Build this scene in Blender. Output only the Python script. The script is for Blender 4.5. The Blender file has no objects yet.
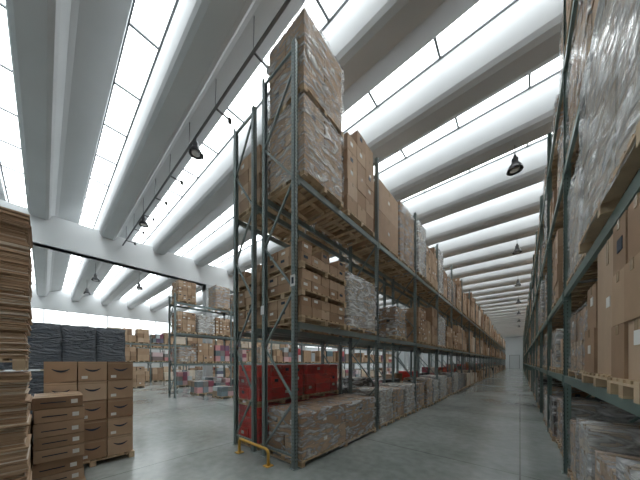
import bpy, math, random
from mathutils import Vector, Matrix
R = random.Random(7)
scene = bpy.context.scene
H = 2.2
scene.view_settings.view_transform = 'Standard'

# ------------------------------------------------------------------ materials
def new_mat(name):
    m = bpy.data.materials.new(name); m.use_nodes = True
    nt = m.node_tree
    b = nt.nodes.get("Principled BSDF")
    return m, nt, b

def simple(name, col, rough=0.6, metal=0.0):
    m, nt, b = new_mat(name)
    b.inputs["Base Color"].default_value = (*col, 1)
    b.inputs["Roughness"].default_value = rough
    b.inputs["Metallic"].default_value = metal
    return m

def island(name, cols, rough=0.75, noise_scale=3.0, noise_amt=0.12, metal=0.0):
    m, nt, b = new_mat(name)
    N, L = nt.nodes, nt.links
    g = N.new("ShaderNodeNewGeometry")
    r = N.new("ShaderNodeValToRGB")
    r.color_ramp.interpolation = 'LINEAR'
    els = r.color_ramp.elements
    while len(els) < len(cols): els.new(0.5)
    for i, c in enumerate(cols):
        els[i].position = i / (len(cols) - 1); els[i].color = (*c, 1)
    L.new(g.outputs["Random Per Island"], r.inputs[0])
    tc = N.new("ShaderNodeTexCoord")
    nz = N.new("ShaderNodeTexNoise"); nz.inputs["Scale"].default_value = noise_scale
    nz.inputs["Detail"].default_value = 4
    L.new(tc.outputs["Object"], nz.inputs["Vector"])
    mr = N.new("ShaderNodeMapRange")
    mr.inputs[3].default_value = 1 - noise_amt; mr.inputs[4].default_value = 1 + noise_amt
    L.new(nz.outputs[0], mr.inputs[0])
    mul = N.new("ShaderNodeVectorMath"); mul.operation = 'SCALE'
    L.new(r.outputs[0], mul.inputs[0]); L.new(mr.outputs[0], mul.inputs["Scale"])
    L.new(mul.outputs[0], b.inputs["Base Color"])
    b.inputs["Roughness"].default_value = rough
    b.inputs["Metallic"].default_value = metal
    return m

M_CARD = island("cardboard", [(.27,.165,.10),(.43,.29,.185),(.51,.36,.24),(.35,.22,.135),(.60,.45,.32)], .7, 3, .18)
M_CARD2 = island("cardboard_pale", [(.55,.46,.36),(.70,.63,.54),(.57,.45,.34)])
M_WOOD = island("pallet_wood", [(.48,.35,.21),(.60,.46,.31),(.36,.25,.15)], .8, 8, .25)
M_TAPE = simple("parcel_tape", (.45,.34,.23), .25)
M_LABEL = simple("paper_label", (.8,.8,.77), .6)
M_RED = island("red_carton", [(.42,.02,.02),(.74,.05,.04),(.56,.03,.03),(.8,.08,.06),(.5,.025,.02)], .4)
M_DARKC = island("dark_carton", [(.05,.05,.055),(.08,.075,.075),(.17,.11,.075)], .5)
M_MIX = island("mixed_goods", [(.7,.7,.72),(.55,.05,.04),(.1,.12,.2),(.42,.26,.14),(.8,.8,.8),(.12,.2,.24),(.4,.28,.2)], .5)
M_STEEL = island("rack_steel", [(.19,.24,.24),(.26,.315,.31)], .42, 2, .15, .15)
M_STEELG = island("rack_steel_green", [(.155,.23,.21),(.21,.285,.265)], .42, 2, .15, .15)
M_HOLE = simple("perforation", (.03,.035,.035), .8)
M_YEL = simple("yellow_paint", (.62,.36,.06), .4)
M_INK = simple("printed_ink", (.02,.035,.06), .5)
M_BLACK = simple("lamp_black", (.03,.03,.033), .4)
M_GALV = simple("galvanised", (.16,.165,.17), .4, .4)
M_PLASTICW = simple("white_plate", (.75,.75,.75), .4)

def film_mat(name, col, lo, hi, rough=.18):
    m, nt, b = new_mat(name)
    N, L = nt.nodes, nt.links
    out = N.get("Material Output")
    tr = N.new("ShaderNodeBsdfTransparent")
    mix = N.new("ShaderNodeMixShader")
    tc = N.new("ShaderNodeTexCoord")
    mp = N.new("ShaderNodeMapping"); mp.inputs["Scale"].default_value = (1.0,1.0,3.2)
    mp.inputs["Rotation"].default_value = (.45,.4,0)
    nz = N.new("ShaderNodeTexNoise"); nz.inputs["Scale"].default_value = 2.1; nz.inputs["Detail"].default_value = 5
    nz.inputs["Distortion"].default_value = 1.6
    L.new(tc.outputs["Object"], mp.inputs[0]); L.new(mp.outputs[0], nz.inputs["Vector"])
    mr = N.new("ShaderNodeMapRange")
    mr.inputs[1].default_value = .42; mr.inputs[2].default_value = .66
    mr.inputs[3].default_value = lo; mr.inputs[4].default_value = hi
    L.new(nz.outputs[0], mr.inputs[0])
    bp = N.new("ShaderNodeBump"); bp.inputs["Strength"].default_value = 1.0; bp.inputs["Distance"].default_value = .2
    L.new(nz.outputs[0], bp.inputs["Height"]); L.new(bp.outputs[0], b.inputs["Normal"])
    b.inputs["Base Color"].default_value = (*col,1); b.inputs["Roughness"].default_value = rough
    b.inputs["Specular IOR Level"].default_value = 1.0
    L.new(mr.outputs[0], mix.inputs[0]); L.new(tr.outputs[0], mix.inputs[1]); L.new(b.outputs[0], mix.inputs[2])
    L.new(mix.outputs[0], out.inputs[0])
    return m
M_FILM = film_mat("stretch_film", (.78,.80,.81), .12, .72, .10)
M_FILMW = film_mat("stretch_film_cloudy", (.83,.86,.88), .3, .9, .10)
M_FILMC = film_mat("stretch_film_clear", (.6,.5,.5), .05, .35, .10)
M_BLACKW = film_mat("black_stretch_film", (.02,.028,.042), .96, 1.0, .3)

# floor
M_FLOOR, nt, b = new_mat("polished_concrete")
N, L = nt.nodes, nt.links
tc = N.new("ShaderNodeTexCoord")
n1 = N.new("ShaderNodeTexNoise"); n1.inputs["Scale"].default_value = .35; n1.inputs["Detail"].default_value = 6
n2 = N.new("ShaderNodeTexNoise"); n2.inputs["Scale"].default_value = 5; n2.inputs["Detail"].default_value = 8
L.new(tc.outputs["Object"], n1.inputs["Vector"]); L.new(tc.outputs["Object"], n2.inputs["Vector"])
ad = N.new("ShaderNodeMath"); ad.operation='MULTIPLY_ADD'; ad.inputs[1].default_value=.45
L.new(n2.outputs[0], ad.inputs[0]); L.new(n1.outputs[0], ad.inputs[2])
rp = N.new("ShaderNodeValToRGB")
rp.color_ramp.elements[0].position=.5; rp.color_ramp.elements[0].color=(.19,.212,.203,1)
rp.color_ramp.elements[1].position=.95; rp.color_ramp.elements[1].color=(.37,.398,.385,1)
L.new(ad.outputs[0], rp.inputs[0])
br = N.new("ShaderNodeTexBrick"); br.offset=0
br.inputs["Scale"].default_value=1; br.inputs["Brick Width"].default_value=6; br.inputs["Row Height"].default_value=6
br.inputs["Mortar Size"].default_value=.014
br.inputs["Color1"].default_value=(1,1,1,1); br.inputs["Color2"].default_value=(1,1,1,1); br.inputs["Mortar"].default_value=(.5,.5,.5,1)
L.new(tc.outputs["Object"], br.inputs["Vector"])
mx = N.new("ShaderNodeMix"); mx.data_type='RGBA'; mx.blend_type='MULTIPLY'; mx.inputs[0].default_value=1
L.new(rp.outputs[0], mx.inputs[6]); L.new(br.outputs[0], mx.inputs[7]); L.new(mx.outputs[2], b.inputs["Base Color"])
mr = N.new("ShaderNodeMapRange"); mr.inputs[3].default_value=.08; mr.inputs[4].default_value=.30
L.new(n1.outputs[0], mr.inputs[0]); L.new(mr.outputs[0], b.inputs["Roughness"])

M_CONC = island("precast_concrete", [(.50,.515,.525),(.53,.545,.555)], .8, .5, .10)
M_WALL = island("painted_wall", [(.66,.68,.69),(.68,.70,.71)], .8, .4, .05)
M_GLOW, nt, b = new_mat("translucent_skylight")
b.inputs["Base Color"].default_value=(.8,.8,.8,1)
b.inputs["Emission Color"].default_value=(.93,.985,1,1); b.inputs["Emission Strength"].default_value=7.4
M_GLOW2, nt, b = new_mat("frosted_window")
b.inputs["Emission Color"].default_value=(.93,.98,1,1); b.inputs["Emission Strength"].default_value=1.6
M_DOOR = simple("sectional_door", (.62,.64,.65), .5)
M_FRAME = simple("window_frame", (.14,.15,.16), .5)

# ------------------------------------------------------------------ mesh builder
class MB:
    def __init__(s): s.v=[]; s.f=[]; s.m=[]; s.sm=[]; s.mats=[]; s.o=(0,0,0)
    def mi(s, mat):
        if mat not in s.mats: s.mats.append(mat)
        return s.mats.index(mat)
    def add(s, vs, fs, mat, smooth=False):
        n=len(s.v); ox,oy,oz=s.o
        s.v += [(a+ox,b_+oy,c+oz) for a,b_,c in vs]
        k=s.mi(mat)
        for f in fs: s.f.append(tuple(i+n for i in f)); s.m.append(k); s.sm.append(smooth)
    def box(s, x0,x1,y0,y1,z0,z1, mat, rz=0, shear=0):
        cx,cy=(x0+x1)/2,(y0+y1)/2; c,sn=math.cos(rz),math.sin(rz)
        vs=[]
        for z in (z0,z1):
            for (x,y) in ((x0,y0),(x1,y0),(x1,y1),(x0,y1)):
                dx,dy=x-cx,y-cy
                vs.append((cx+dx*c-dy*sn+(shear if z==z1 else 0), cy+dx*sn+dy*c, z))
        s.add(vs,[(0,3,2,1),(4,5,6,7),(0,1,5,4),(1,2,6,5),(2,3,7,6),(3,0,4,7)],mat)
    def bar(s, p, q, w, mat, w2=None):
        p=Vector(p); q=Vector(q); d=(q-p); 
        if d.length<1e-6: return
        dn=d.normalized(); up=Vector((0,0,1)) if abs(dn.z)<.95 else Vector((1,0,0))
        a=dn.cross(up).normalized(); b_=a.cross(dn).normalized(); w2=w2 or w
        vs=[]
        for e in (p,q):
            for sx,sy in ((-1,-1),(1,-1),(1,1),(-1,1)):
                vs.append(tuple(e+a*sx*w/2+b_*sy*w2/2))
        s.add(vs,[(0,3,2,1),(4,5,6,7),(0,1,5,4),(1,2,6,5),(2,3,7,6),(3,0,4,7)],mat)
    def tube(s, pts, r, mat, n=10, rads=None, cap=True):
        vs=[]; fs=[]
        P=[Vector(p) for p in pts]
        for i,p in enumerate(P):
            d=(P[min(i+1,len(P)-1)]-P[max(i-1,0)]).normalized()
            up=Vector((0,0,1)) if abs(d.z)<.9 else Vector((0,1,0))
            a=d.cross(up).normalized(); b_=a.cross(d).normalized()
            rr=rads[i] if rads else r
            for k in range(n):
                t=2*math.pi*k/n
                vs.append(tuple(p+a*math.cos(t)*rr+b_*math.sin(t)*rr))
        for i in range(len(P)-1):
            for k in range(n):
                k2=(k+1)%n
                fs.append((i*n+k,i*n+k2,(i+1)*n+k2,(i+1)*n+k))
        if cap:
            fs.append(tuple(range(n))); fs.append(tuple((len(P)-1)*n+k for k in range(n)))
        s.add(vs,fs,mat,True)
    def obj(s, name, loc=(0,0,0), rz=0):
        me=bpy.data.meshes.new(name); me.from_pydata(s.v,[],s.f)
        for m in s.mats: me.materials.append(m)
        me.polygons.foreach_set("material_index",s.m); me.polygons.foreach_set("use_smooth",s.sm)
        me.update()
        o=bpy.data.objects.new(name,me); o.location=loc; o.rotation_euler=(0,0,rz)
        scene.collection.objects.link(o); return o

# ------------------------------------------------------------------ load parts
def pallet(mb, w, d, z=0):
    for i in range(3):
        y=i*(d-.1)/2
        mb.box(0,w,y,y+.1,z,z+.02,M_WOOD)
        for j in range(3):
            x=j*(w-.12)/2
            mb.box(x,x+.12,y,y+.1,z+.02,z+.095,M_WOOD)
    for j in range(3):
        x=j*(w-.12)/2
        mb.box(x,x+.12,0,d,z+.095,z+.115,M_WOOD)
    n=max(5,int(d/.16))
    for i in range(n):
        y=i*(d-.1)/(n-1)
        mb.box(0,w,y,y+.1,z+.115,z+.14,M_WOOD)

def cartons(mb,x0,x1,y0,y1,z0,z1,nx,ny,nz,mat,detail=True,jit=.012,missing=0.,labels=.4):
    sx,sy,sz=(x1-x0)/nx,(y1-y0)/ny,(z1-z0)/nz
    for k in range(nz):
        for i in range(nx):
            for j in range(ny):
                if 0<i<nx-1 and 0<j<ny-1 and k<nz-1: continue
                if k==nz-1 and R.random()<missing: continue
                g=.004+R.random()*.008
                jx=R.uniform(-jit,jit); jy=R.uniform(-jit,jit)
                a0,a1=x0+i*sx+g+jx,x0+(i+1)*sx-g+jx
                b0,b1=y0+j*sy+g+jy,y0+(j+1)*sy-g+jy
                c0,c1=z0+k*sz+.001,z0+(k+1)*sz-.004
                mb.box(a0,a1,b0,b1,c0,c1,mat,R.uniform(-.012,.012))
                if detail and mat in (M_CARD,M_CARD2,M_RED):
                    e=.004; t=.03
                    ym=(b0+b1)/2; xm=(a0+a1)/2; zm=c0+(c1-c0)*.82
                    if i in(0,nx-1) and mat is not M_RED: 
                        mb.box(a0-e,a1+e,ym-t,ym+t,zm,c1+.002,M_TAPE)
                    if labels>R.random():
                        lz=c0+(c1-c0)*R.uniform(.35,.6); lh=min(.1,(c1-c0)*.28)
                        lm=M_LABEL if R.random()<.7 else M_INK
                        if i==nx-1: mb.box(a1,a1+e+.002,ym-.09,ym+.03,lz,lz+lh,lm)
                        if i==0: mb.box(a0-e-.002,a0,ym-.09,ym+.03,lz,lz+lh,lm)
                        if j==0: mb.box(xm-.07,xm+.05,b0-e-.002,b0,lz,lz+lh,lm)

def film(mb,x0,x1,y0,y1,z0,z1,mat=None,amp=.022):
    mat=mat or M_FILM
    per=[]; n=7
    off=.02
    x0-=off;x1+=off;y0-=off;y1+=off;z1+=.012
    for i in range(n): per.append((x0+(x1-x0)*i/n,y0))
    for i in range(n): per.append((x1,y0+(y1-y0)*i/n))
    for i in range(n): per.append((x1-(x1-x0)*i/n,y1))
    for i in range(n): per.append((x0,y1-(y1-y0)*i/n))
    cx,cy=(x0+x1)/2,(y0+y1)/2
    nz=9; vs=[];fs=[];m=len(per)
    for k in range(nz+1):
        z=z0+(z1-z0)*k/nz
        for (x,y) in per:
            dx,dy=x-cx,y-cy; l=math.hypot(dx,dy); a=R.uniform(-.3,1)*amp
            vs.append((x+dx/l*a,y+dy/l*a,z+R.uniform(-.5,.5)*amp*(0 if k==0 else 1)))
    for k in range(nz):
        for i in range(m):
            i2=(i+1)%m; fs.append((k*m+i,k*m+i2,(k+1)*m+i2,(k+1)*m+i))
    vs.append((cx,cy,z1+.01)); c=len(vs)-1
    for i in range(m): fs.append((nz*m+i,nz*m+(i+1)%m,c))
    mb.add(vs,fs,mat,True)

def load(mb,w,d,h,kind,detail=True):
    pallet(mb,w,d)
    z0=.142; hh=h-z0
    if kind=='cartons':
        nz=max(2,round(hh/R.uniform(.3,.45))); cartons(mb,.02,w-.02,.02,d-.02,z0,h,R.choice([2,3]),R.choice([2,3,3]),nz,M_CARD,detail,missing=.12)
    elif kind=='small':
        nz=max(3,round(hh/.22)); cartons(mb,.02,w-.02,.02,d-.02,z0,h,3,4,nz,M_CARD,detail,missing=.1,labels=.5)
    elif kind=='wrapped':
        nz=max(2,round(hh/R.uniform(.35,.5))); cartons(mb,.03,w-.03,.03,d-.03,z0,h,2,R.choice([2,3]),nz,M_CARD,detail)
        film(mb,.03,w-.03,.03,d-.03,.06,h)
    elif kind=='pale':
        nz=max(2,round(hh/R.uniform(.3,.5))); cartons(mb,.03,w-.03,.03,d-.03,z0,h,2,3,nz,M_CARD2,detail)
        film(mb,.03,w-.03,.03,d-.03,.06,h,M_FILMW)
    elif kind=='big':
        n=R.choice([1,1,2]); cartons(mb,.03,w-.03,.03,d-.03,z0,h,1,n,2,M_CARD,detail,labels=1)
    elif kind=='single':
        cartons(mb,.03,w-.03,.03,d*.62,z0,h,1,1,1,M_CARD,detail,labels=1)
        cartons(mb,.03,w-.03,d*.62+.01,d-.03,z0,h*.8,1,1,2,M_CARD,detail,labels=1)
    elif kind=='red':
        t=h/2
        for i in range(2):
            z=i*t
            if i: pallet(mb,w,d,z)
            cartons(mb,.03,w-.03,.03,d-.03,z+.142,z+t-.004,2,4,3,M_RED,detail,.012,0,.6)
            film(mb,.03,w-.03,.03,d-.03,z+.08,z+t-.02,M_FILMC,.03)
    elif kind=='dark':
        cartons(mb,.02,w-.02,.02,d-.02,z0,h,2,3,max(3,round(hh/.35)),M_DARKC,False)
        film(mb,.03,w-.03,.03,d-.03,.06,h)
    elif kind=='mixed':
        cartons(mb,.02,w-.02,.02,d-.02,z0,h,2,3,max(2,round(hh/.35)),M_MIX,False,.02,.2)
    elif kind=='black':
        cartons(mb,.02,w-.02,.02,d-.02,z0,h,2,2,2,M_DARKC,False)
        film(mb,.0,w,.0,d,.05,h,M_BLACKW,.03)
    elif kind=='tiers':
        n=3; t=h/n
        for i in range(n):
            z=i*t
            if i: pallet(mb,w,d,z)
            cartons(mb,.02,w-.02,.02,d-.02,z+.142,z+t-.002,3,5,2,M_CARD,detail,.012,.12 if i==n-1 else 0,.5)
    elif kind=='double':
        t=h/2
        for i in range(2):
            z=i*t
            if i: pallet(mb,w,d,z)
            cartons(mb,.03,w-.03,.03,d-.03,z+.142,z+t-.002,2,2,2,M_CARD,detail)
            film(mb,.03,w-.03,.03,d-.03,z+.08,z+t-.02,None,.035)
NAMES={'cartons':'pallet_of_cartons','small':'pallet_of_small_cartons','wrapped':'wrapped_pallet_of_cartons','single':'pallet_of_large_cartons',
 'pale':'wrapped_pallet_of_pale_cartons','big':'pallet_of_large_cartons','red':'wrapped_pallet_of_red_cartons',
 'dark':'wrapped_pallet_of_dark_cartons','mixed':'pallet_of_mixed_goods','black':'black_wrapped_pallet','tiers':'stacked_pallets_of_small_cartons',
 'double':'stacked_wrapped_pallets'}
EPS=.003
def place(x,y,z,w,d,h,kind,rz=0):
    mb=MB(); load(mb,w,d,h,kind)
    return mb.obj(NAMES[kind],(x,y,z+EPS),rz)

# ------------------------------------------------------------------ racks
def rack(name,x0,x1,ys,levels,top,mat,holes=0,tops=None):
    mb=MB(); pw=.09; pd=.10
    for n,y in enumerate(ys):
        t=top
        for x in (x0,x1):
            s=1 if x==x0 else -1
            xa,xb=(x,x+pd) if s>0 else (x-pd,x)
            th=.012
            mb.box(xa,xb,y-pw/2,y-pw/2+th,.012,t,mat); mb.box(xa,xb,y+pw/2-th,y+pw/2,.012,t,mat)
            if s>0: mb.box(xa,xa+th,y-pw/2,y+pw/2,.012,t,mat)
            else: mb.box(xb-th,xb,y-pw/2,y+pw/2,.012,t,mat)
            mb.box(xa-.03,xb+.03,y-pw/2-.03,y+pw/2+.03,0,.012,mat)
            if n<holes:
                z=.15
                fx = xa-.001 if s>0 else xb+.001
                while z<t-.05:
                    for yy in (y-.022,y+.022):
                        mb.box(fx-.001,fx+.001,yy-.006,yy+.006,z,z+.03,M_HOLE)
                    mb.box(xa+.045,xa+.057,y-pw/2-.0015,y-pw/2,z,z+.03,M_HOLE)
                    z+=.075
        z=.25; side=0; step=1.15 if n<12 else 2.3
        mb.bar((x0+.05,y,z),(x1-.05,y,z),.04,mat)
        while z+step<t:
            a,b_=(x0+.05,x1-.05) if side==0 else (x1-.05,x0+.05)
            mb.bar((a,y,z),(b_,y,z+step),.04,mat); z+=step; side^=1
        mb.bar((x0+.05,y,t-.12),(x1-.05,y,t-.12),.04,mat)
    for i in range(len(ys)-1):
        for zl in levels:
            for xa in (x0,x1-.05):
                mb.box(xa,xa+.05,ys[i]+pw/2,ys[i+1]-pw/2,zl-.13,zl,mat)
                for yy,s in((ys[i]+pw/2,1),(ys[i+1]-pw/2,-1)):
                    mb.box(xa-.012 if xa==x0 else xa,xa+.05 if xa==x0 else xa+.062,min(yy,yy+s*.05),max(yy,yy+s*.05),zl-.2,zl,mat)
    return mb.obj(name)

def fill(x0,w,ya,yb,z,hs,kinds,near,far_mb,count=None):
    n=count or R.choice([2,3,3]); L=yb-ya-.16; d=L/n-.08
    for i in range(n):
        if R.random()<.05: continue
        y=ya+.08+.04+i*(L/n)
        h=R.uniform(*hs); k=R.choice(kinds)
        dx=R.uniform(-.06,.06)
        if near: place(x0+dx,y,z,w,d,h,k)
        else:
            far_mb.o=(x0+dx,y,z+EPS); load_far(far_mb,w,d,h,k)

def load_far(mb,w,d,h,kind):
    mb.box(0,w,0,d,.115,.14,M_WOOD)
    for j in range(3):
        y=j*(d-.1)/2; mb.box(0,w,y,y+.1,0,.115,M_WOOD)
    mat={'pale':M_CARD2,'red':M_RED,'dark':M_DARKC,'mixed':M_MIX}.get(kind,M_CARD)
    nz=max(1,round((h-.14)/R.uniform(.35,.8)))
    cartons(mb,.02,w-.02,.02,d-.02,.142,h,R.choice([1,2]),R.choice([1,2,3]),nz,mat,False,.02,.15)

BAY=3.65
K_TOP=['cartons','big','wrapped','cartons','wrapped','pale']
K_MID=['cartons','big','pale','wrapped','cartons','small']
K_LOW=['wrapped','pale','wrapped','dark','pale']
NB=25
ysM=[3.35+BAY*i for i in range(NB+1)]
XF,XB=-3.49,-4.60
rack("pallet_rack",XB,XF,ysM,[3.03,6.07],8.8,M_STEEL,4)
rack("pallet_rack",-5.87,-4.93,ysM,[3.03,6.07],8.45,M_STEEL,3)
farM=MB()
place(-4.62,3.46,0,1.18,3.3,1.12,'wrapped')
place(-4.60,3.42,3.03,1.2,1.62,1.68,'tiers')
place(-4.60,5.2,3.03,1.15,1.62,1.55,'pale')
place(-4.60,3.47,6.07,1.22,1.42,3.5,'double')
place(-4.58,5.15,6.07,1.15,1.5,2.6,'cartons')
place(-5.95,3.45,0,1.0,1.65,2.12,'red'); place(-5.95,5.2,0,1.0,1.65,2.12,'red')
place(-5.95,3.45,3.03,1.05,1.6,1.6,'tiers'); place(-5.95,5.2,3.03,1.05,1.6,1.9,'cartons')
place(-5.95,3.45,6.07,1.05,1.6,1.55,'cartons'); place(-5.95,5.2,6.07,1.05,1.6,1.8,'wrapped')
for i in range(1,NB):
    near=i<5; ya,yb=ysM[i],ysM[i+1]
    fill(-4.62,1.16,ya,yb,0,(1.0,1.45),K_LOW,near,farM)
    fill(-4.62,1.16,ya,yb,3.03,(1.2,2.1),K_MID,near,farM)
    fill(-4.62,1.16,ya,yb,6.07,(1.6,2.7),K_TOP,near,farM)
    n2=i<2
    fill(-5.95,1.0,ya,yb,0,(1.2,2.2),['red','dark','wrapped','mixed'],n2,farM)
    fill(-5.95,1.0,ya,yb,3.03,(1.2,2.2),K_MID,n2,farM)
    fill(-5.95,1.0,ya,yb,6.07,(1.3,2.6),K_TOP,n2,farM)
farM.obj("palletised_cartons")

# right rack
ysR=[-6.2,-1.9,2.35]+[6.7+BAY*i for i in range(25)]
LR=[1.93,3.6,6.0,8.1]
rack("pallet_rack",.66,1.76,ysR,LR,9.4,M_STEELG,6)
rack("pallet_rack",1.98,3.08,ysR,LR,9.4,M_STEELG,0)  # extra row behind the right rack, added to block light
farR=MB()
X0=.70
place(X0-.02,2.45,0,1.2,1.0,1.3,'pale'); place(X0-.02,3.55,0,1.15,.95,1.1,'wrapped'); place(X0-.02,4.6,0,1.15,.95,1.3,'pale'); place(X0-.0,5.65,0,1.15,.92,1.1,'wrapped')
place(X0-.13,2.42,1.93,1.2,.72,1.4,'cartons')
place(X0-.08,3.2,1.93,1.2,1.4,1.48,'single'); place(X0+.0,4.85,1.93,1.15,1.65,1.1,'wrapped')
place(X0-.12,2.42,3.6,1.22,2.1,2.05,'pale'); place(X0-.02,4.75,3.6,1.15,1.75,1.75,'pale')
place(X0-.05,2.42,6.0,1.2,2.0,1.75,'cartons'); place(X0-.03,4.6,6.0,1.2,1.9,1.6,'wrapped')
place(X0-.05,2.42,8.1,1.2,2.0,1.8,'cartons'); place(X0-.05,4.6,8.1,1.2,1.9,1.95,'cartons')
for i in range(3,len(ysR)-1):
    near=i<8; ya,yb=ysR[i],ysR[i+1]
    fill(X0,1.1,ya,yb,0,(.9,1.45),K_LOW,near,farR)
    fill(X0,1.1,ya,yb,1.93,(.8,1.3),['wrapped','pale','cartons','big','mixed'],near,farR)
    fill(X0,1.1,ya,yb,3.6,(1.2,1.95),['wrapped','pale','cartons','wrapped'],near,farR)
    fill(X0,1.1,ya,yb,6.0,(1.0,1.7),['cartons','wrapped','pale','wrapped'],near,farR)
    fill(X0,1.1,ya,yb,8.1,(.9,1.8),K_TOP,near,farR)
for i in range(0,len(ysR)-1):
    ya,yb=ysR[i],ysR[i+1]
    for z,hh in zip([0]+LR,[(1,1.5),(1,1.4),(1.3,2.1),(1.2,1.8),(1.2,1.9)]):
        fill(1.95,1.15,ya,yb,z,hh,K_MID,False,farR)  # loads of the added rear row, filling it to block light
        if i<2: fill(X0,1.1,ya,yb,z,hh,K_MID,False,farR)
farR.obj("palletised_cartons")

# left rack deep in hall
ysL=[5.2+BAY*i for i in range(10)]
rack("pallet_rack",-17.1,-16.0,ysL,[2.1,4.0,5.9],6.4,M_STEEL,0)
farL=MB()
for i in range(len(ysL)-1):
    near=i<2
    fill(-17.12,1.18,ysL[i],ysL[i+1],0,(.9,1.4),['mixed','pale','mixed'],near,farL,3)
    fill(-17.12,1.18,ysL[i],ysL[i+1],2.1,(1.0,1.4),['cartons','mixed','wrapped'],near,farL,3)
    fill(-17.12,1.18,ysL[i],ysL[i+1],4.0,(.9,1.4),['cartons','pale','small'],near,farL,3)
    fill(-17.12,1.18,ysL[i],ysL[i+1],5.9,(1.1,1.8),['cartons','small','wrapped'],near,farL,3)
for X in (-31.,-40.):
    ysD=[4+BAY*i for i in range(8)]
    rack("pallet_rack",X-1.1,X,ysD,[2.2,4.2],5.2,M_STEEL,0)
    for i in range(len(ysD)-1):
        for z in (0,2.2,4.2):
            fill(X-1.12,1.18,ysD[i],ysD[i+1],z,(1.0,1.6),['cartons','cartons','mixed','pale'],False,farL,3)
farL.obj("palletised_cartons")
for (x,y,k,h) in [(-24,9.5,'pale',1.4),(-24,7.6,'mixed',1.3),(-19.5,8.2,'mixed',1.0),(-12.6,9.3,'pale',.9),(-11.2,11.2,'mixed',1.1),(-13.5,12.5,'cartons',1.5),(-26,4.5,'cartons',1.8),(-27,1.2,'cartons',2.6),
   (-14.6,6.8,'mixed',.7),(-9.5,7.6,'mixed',.45),(-9.6,9.2,'pale',1.0)]:
    place(x,y,0,1.2,1.2,h,k)

for i in range(4):
    y=-1.5+i*1.0
    place(-15.2,y,0,1.2,.93,1.82,'black'); place(-15.2,y,1.87,1.2,.93,1.82,'black')

# ---------------- printed cartons pallet
def arc(mb,x,yc,zc,w):
    n=12; vs=[];fs=[]
    for i in range(n+1):
        t=-1+2*i/n; y=yc+t*w/2; z=zc-.2*w*(1-t*t)+.11*w
        th=.006+.014*(1-t*t)
        vs+= [(x,y,z-th),(x,y,z+th)]
    for i in range(n): fs.append((2*i,2*i+2,2*i+3,2*i+1))
    mb.add(vs,fs,M_INK)
mb=MB(); pallet(mb,1.2,1.4)
hh=.415; wy=1.36/3
for k in range(5):
    for j in range(3):
        for i in range(3):
            g=.008; dx=R.uniform(-.014,.014)
            a0,a1=.02+i*.39+g+dx,.02+(i+1)*.39-g+dx; b0,b1=.02+j*wy+g,.02+(j+1)*wy-g; c0,c1=.142+k*hh,.142+(k+1)*hh-.010
            mb.box(a0,a1,b0,b1,c0,c1,M_CARD)
            if i==2:
                arc(mb,a1+.003,(b0+b1)/2,(c0+c1)/2+.03,.24)
                mb.box(a1,a1+.002,b0+.0,b1,c1-.05,c1-.035,M_TAPE)
                if R.random()<.5: mb.box(a1,a1+.003,b0+.05,b0+.14,c0+.05,c0+.11,M_LABEL)
            if j==0: mb.box(a0+.05,a1-.05,b0-.002,b0,c1-.12,c1-.06,M_INK)
mb.obj("pallet_of_printed_cartons",(-8.04,-.03,0))
mb=MB(); pallet(mb,.96,1.2)
z=.142
for k in range(7):
    hk=R.uniform(.19,.24)
    for j in range(2):
        for i in range(2):
            dx=R.uniform(-.03,.02); dy=R.uniform(-.02,.02)
            a0,a1=.02+i*.46+dx,.46+i*.46+dx; b0,b1=.01+j*.59+dy,.58+j*.59+dy
            mb.box(a0,a1,b0,b1,z+.001,z+hk-.008,M_CARD,R.uniform(-.04,.04))
            if i==1:
                mb.box(a1+.010,a1+.016,b0+.08,b0+.36,z+.09,z+.105,M_INK)
                mb.box(a1+.010,a1+.015,b0+.42,b0+.5,z+.06,z+.13,M_LABEL)
            mb.box(a0+.1,a1-.1,b0+.02,b1-.02,z+hk-.008,z+hk-.004,M_TAPE)
    z+=hk
mb.obj("pallet_of_flat_printed_cartons",(-6.78,-.72,0),0)

mb=MB()
def bundle(z0,z1,x1):
    mb.o=(x1-.86,-1.75,z0); pallet(mb,.86,1.6); mb.o=(0,0,0)
    z=z0+.142; cur=0
    while z<z1:
        t=R.uniform(.012,.02)
        if R.random()<.12: cur=R.uniform(-.05,.04)
        j=cur+R.uniform(-.012,.012)
        mb.box(x1-.84+j,x1+j,-1.72+j,-.14+j*.6+R.uniform(-.01,.01),z,z+t-.003,M_CARD2 if R.random()<.15 else M_CARD,R.uniform(-.008,.008)); z+=t
bundle(0,2.05,-4.80); bundle(2.1,4.05,-4.74)
mb.obj("stack_of_flattened_cardboard")

# ---------------- yellow rack guard hoop
mb=MB()
xa,xb,y=-5.2,-4.06,3.08; r=.1; zt=.34
pts=[(xa,y,.012),(xa,y,zt-r)]
for i in range(1,7):
    t=math.pi/2*i/6; pts.append((xa+r-r*math.cos(t),y,zt-r+r*math.sin(t)))
for i in range(0,7):
    t=math.pi/2*i/6; pts.append((xb-r+r*math.sin(t),y,zt-r+r*math.cos(t)))
pts.append((xb,y,.012))
mb.tube(pts,.032,M_YEL,12)
for x in (xa,xb): mb.box(x-.08,x+.08,y-.08,y+.08,0,.014,M_YEL)
mb.obj("yellow_rack_guard")
mb=MB(); mb.box(-3.6,-3.46,3.285,3.29,3.75,3.98,M_PLASTICW)
mb.box(-3.56,-3.50,3.281,3.285,3.80,3.93,M_INK); mb.obj("aisle_sign")
mb=MB(); mb.box(-4.62,-4.5,3.285,3.29,3.3,3.5,M_PLASTICW); mb.obj("load_sign")

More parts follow.
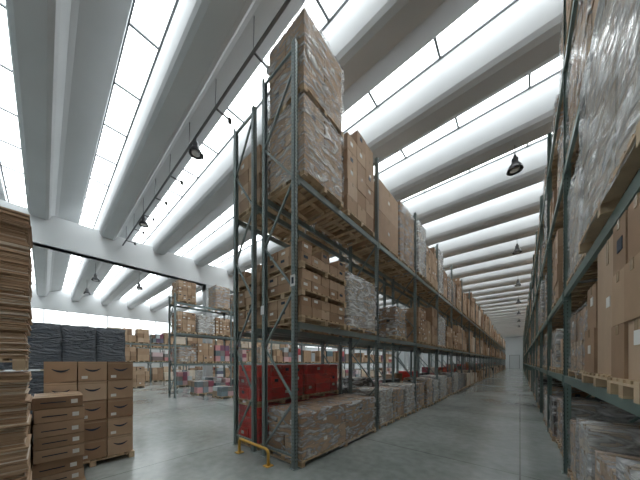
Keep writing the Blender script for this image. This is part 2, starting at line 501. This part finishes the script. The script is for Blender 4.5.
# ------------------------------------------------------------------ building shell
XL,XR,Y0,Y1=-46.,9.,-11.,101.
mb=MB(); mb.box(XL,XR,Y0,Y1,-.1,0,M_FLOOR); mb.obj("floor")
mb=MB(); mb.box(XL-.3,XL,Y0,Y1,0,12.6,M_WALL); mb.obj("wall_left")
mb=MB(); mb.box(XR,XR+.3,Y0,Y1,0,12.6,M_WALL); mb.obj("wall_right")
mb=MB(); mb.box(XL,XR,Y1,Y1+.3,0,12.6,M_WALL); mb.obj("wall_back")
mb=MB(); mb.box(XL,XR,Y0-.3,Y0,0,12.6,M_WALL); mb.obj("wall_front")
mb=MB(); 
for k in range(9): mb.box(-2.6,-.2,Y1-.06,Y1-.01,k*.49,k*.49+.47,M_DOOR)
for x in (-2.7,-.2): mb.box(x,x+.1,Y1-.09,Y1-.01,0,4.5,M_FRAME)
mb.box(-2.7,-.1,Y1-.09,Y1-.01,4.42,4.52,M_FRAME); mb.obj("door_1")
mb=MB(); mb.box(XL+.01,XL+.05,-8,60,6.4,8.9,M_GLOW2)
y=-8
while y<=60: mb.box(XL+.01,XL+.12,y-.04,y+.04,6.35,8.95,M_FRAME); y+=2
for z in (6.35,8.9): mb.box(XL+.01,XL+.12,-8,60,z,z+.06,M_FRAME)
mb.obj("window_1")

P=2.95
# precast wing beam: vertical upstand, chamfer, flat soffit, chamfer, long sloping wing
prof=[(.80,11.9),(.80,10.78),(.84,10.62),(.94,10.5),(1.46,10.47),(1.58,10.54),(1.66,10.68),(1.84,11.12),(1.98,11.24),(2.90,11.66),(2.95,11.9)]
S0=4.5-P*5
K=38
mb=MB()
for k in range(K):
    s=S0+P*k
    if s+.8>Y1: break
    ok=[(min(max(s+a,Y0),Y1),z) for a,z in prof]
    for i in range(len(prof)-1):
        (ya,za),(yb,zb)=ok[i],ok[i+1]
        mb.add([(XL,ya,za),(XR,ya,za),(XR,yb,zb),(XL,yb,zb)],[(0,1,2,3)],M_CONC)
mb.obj("ceiling")
mb=MB(); mb.box(XL,XR,Y0,Y1,12.6,12.8,M_CONC); mb.obj("roof_deck")
mb=MB(); mb.box(XL+.01,XR-.01,0,.8,11.96,11.99,M_GLOW)
x=XL+.05
while x<=XR: mb.box(x-.035,x+.035,0,.8,11.905,11.96,M_FRAME); x+=2.2
mb.box(XL+.01,XR-.01,-.02,.05,11.905,11.96,M_FRAME); mb.box(XL+.01,XR-.01,.75,.8,11.905,11.96,M_FRAME)
base=None
for k in range(K):
    s=S0+P*k
    if s<Y0 or s+.8>Y1: continue
    if base is None: base=mb.obj("skylight",(0,s,0))
    else:
        o=bpy.data.objects.new("skylight",base.data); o.location=(0,s,0); scene.collection.objects.link(o)
gx=-21.3
mb=MB()
mb.box(gx-.25,gx+.25,Y0,Y1,9.0,10.85,M_WALL)
mb.box(gx-.4,gx+.4,Y0,Y1,9.0,9.3,M_WALL)
mb.obj("girder_1")  # girder running along the aisle under the roof beams
for y in [9.5+12*i for i in range(8)]:
    mb=MB(); mb.box(gx-.3,gx+.3,y-.3,y+.3,0,9.0,M_CONC); mb.box(gx-.45,gx+.45,y-.3,y+.3,8.5,9.0,M_CONC)
    mb.obj("concrete_column")
# ------------------------------------------------------------------ lamps & conduit
def lamp(x,y,z,ceil,s=1.0):
    mb=MB()
    prof=[(0,.62),(.05,.62),(.06,.50),(.11,.48),(.115,.30),(.16,.25),(.22,.16),(.26,.05),(.27,.0),(.255,.0),(.2,.12),(0,.16)]
    n=20; vs=[];fs=[]
    for r_,zz in prof:
        for i in range(n):
            t=2*math.pi*i/n; vs.append((r_*math.cos(t)*s,r_*math.sin(t)*s,zz*s))
    for k in range(len(prof)-1):
        for i in range(n): fs.append((k*n+i,k*n+(i+1)%n,(k+1)*n+(i+1)%n,(k+1)*n+i))
    mb.add(vs,fs,M_BLACK,True)
    mb.tube([(0,0,.6*s),(0,0,ceil-z)],.014,M_BLACK,6)
    mb.tube([(0,0,.02),(0,0,.15)],.16*s,M_PLASTICW,14)
    mb.obj("high_bay_lamp",(x,y,z))
for x in (-8.9,-15.7): lamp(x,3.55,9.68,10.255,.85)
for k in (2,5,8,11,14,17,20): lamp(-.15,5.75+P*k,9.5,10.46,.95)
for (x,y) in ((-27,2.8),(-33,2.8),(-27,5.75)): lamp(x,y,9.0,10.46)
mb=MB(); cy,cz=3.55,10.3
mb.tube([(-21,cy,cz),(8.9,cy,cz)],.04,M_GALV,8)
x=-20
while x<8:
    mb.tube([(x,cy,cz),(x,cy+.02,11.25)],.014,M_GALV,6)
    mb.bar((x,cy-.03,cz),(x,cy+.5,cz),.045,M_BLACK,.04)
    mb.tube([(x,cy+.48,cz+.04),(x,cy+.48,cz-.10)],.06,M_BLACK,10)
    x+=2.1
mb.obj("lighting_conduit")

# ------------------------------------------------------------------ world, camera
w=bpy.data.worlds.new("World"); scene.world=w; w.use_nodes=True
w.node_tree.nodes["Background"].inputs[0].default_value=(.85,.93,1,1)
w.node_tree.nodes["Background"].inputs[1].default_value=.6
cam=bpy.data.cameras.new("camera"); co=bpy.data.objects.new("camera",cam); scene.collection.objects.link(co)
cam.sensor_width=36; cam.lens=235/640*36; cam.shift_y=122/640; cam.clip_end=400; cam.clip_start=.05
co.location=(0,0,H); co.rotation_euler=(math.radians(90),0,math.radians(40.4))
scene.camera=co
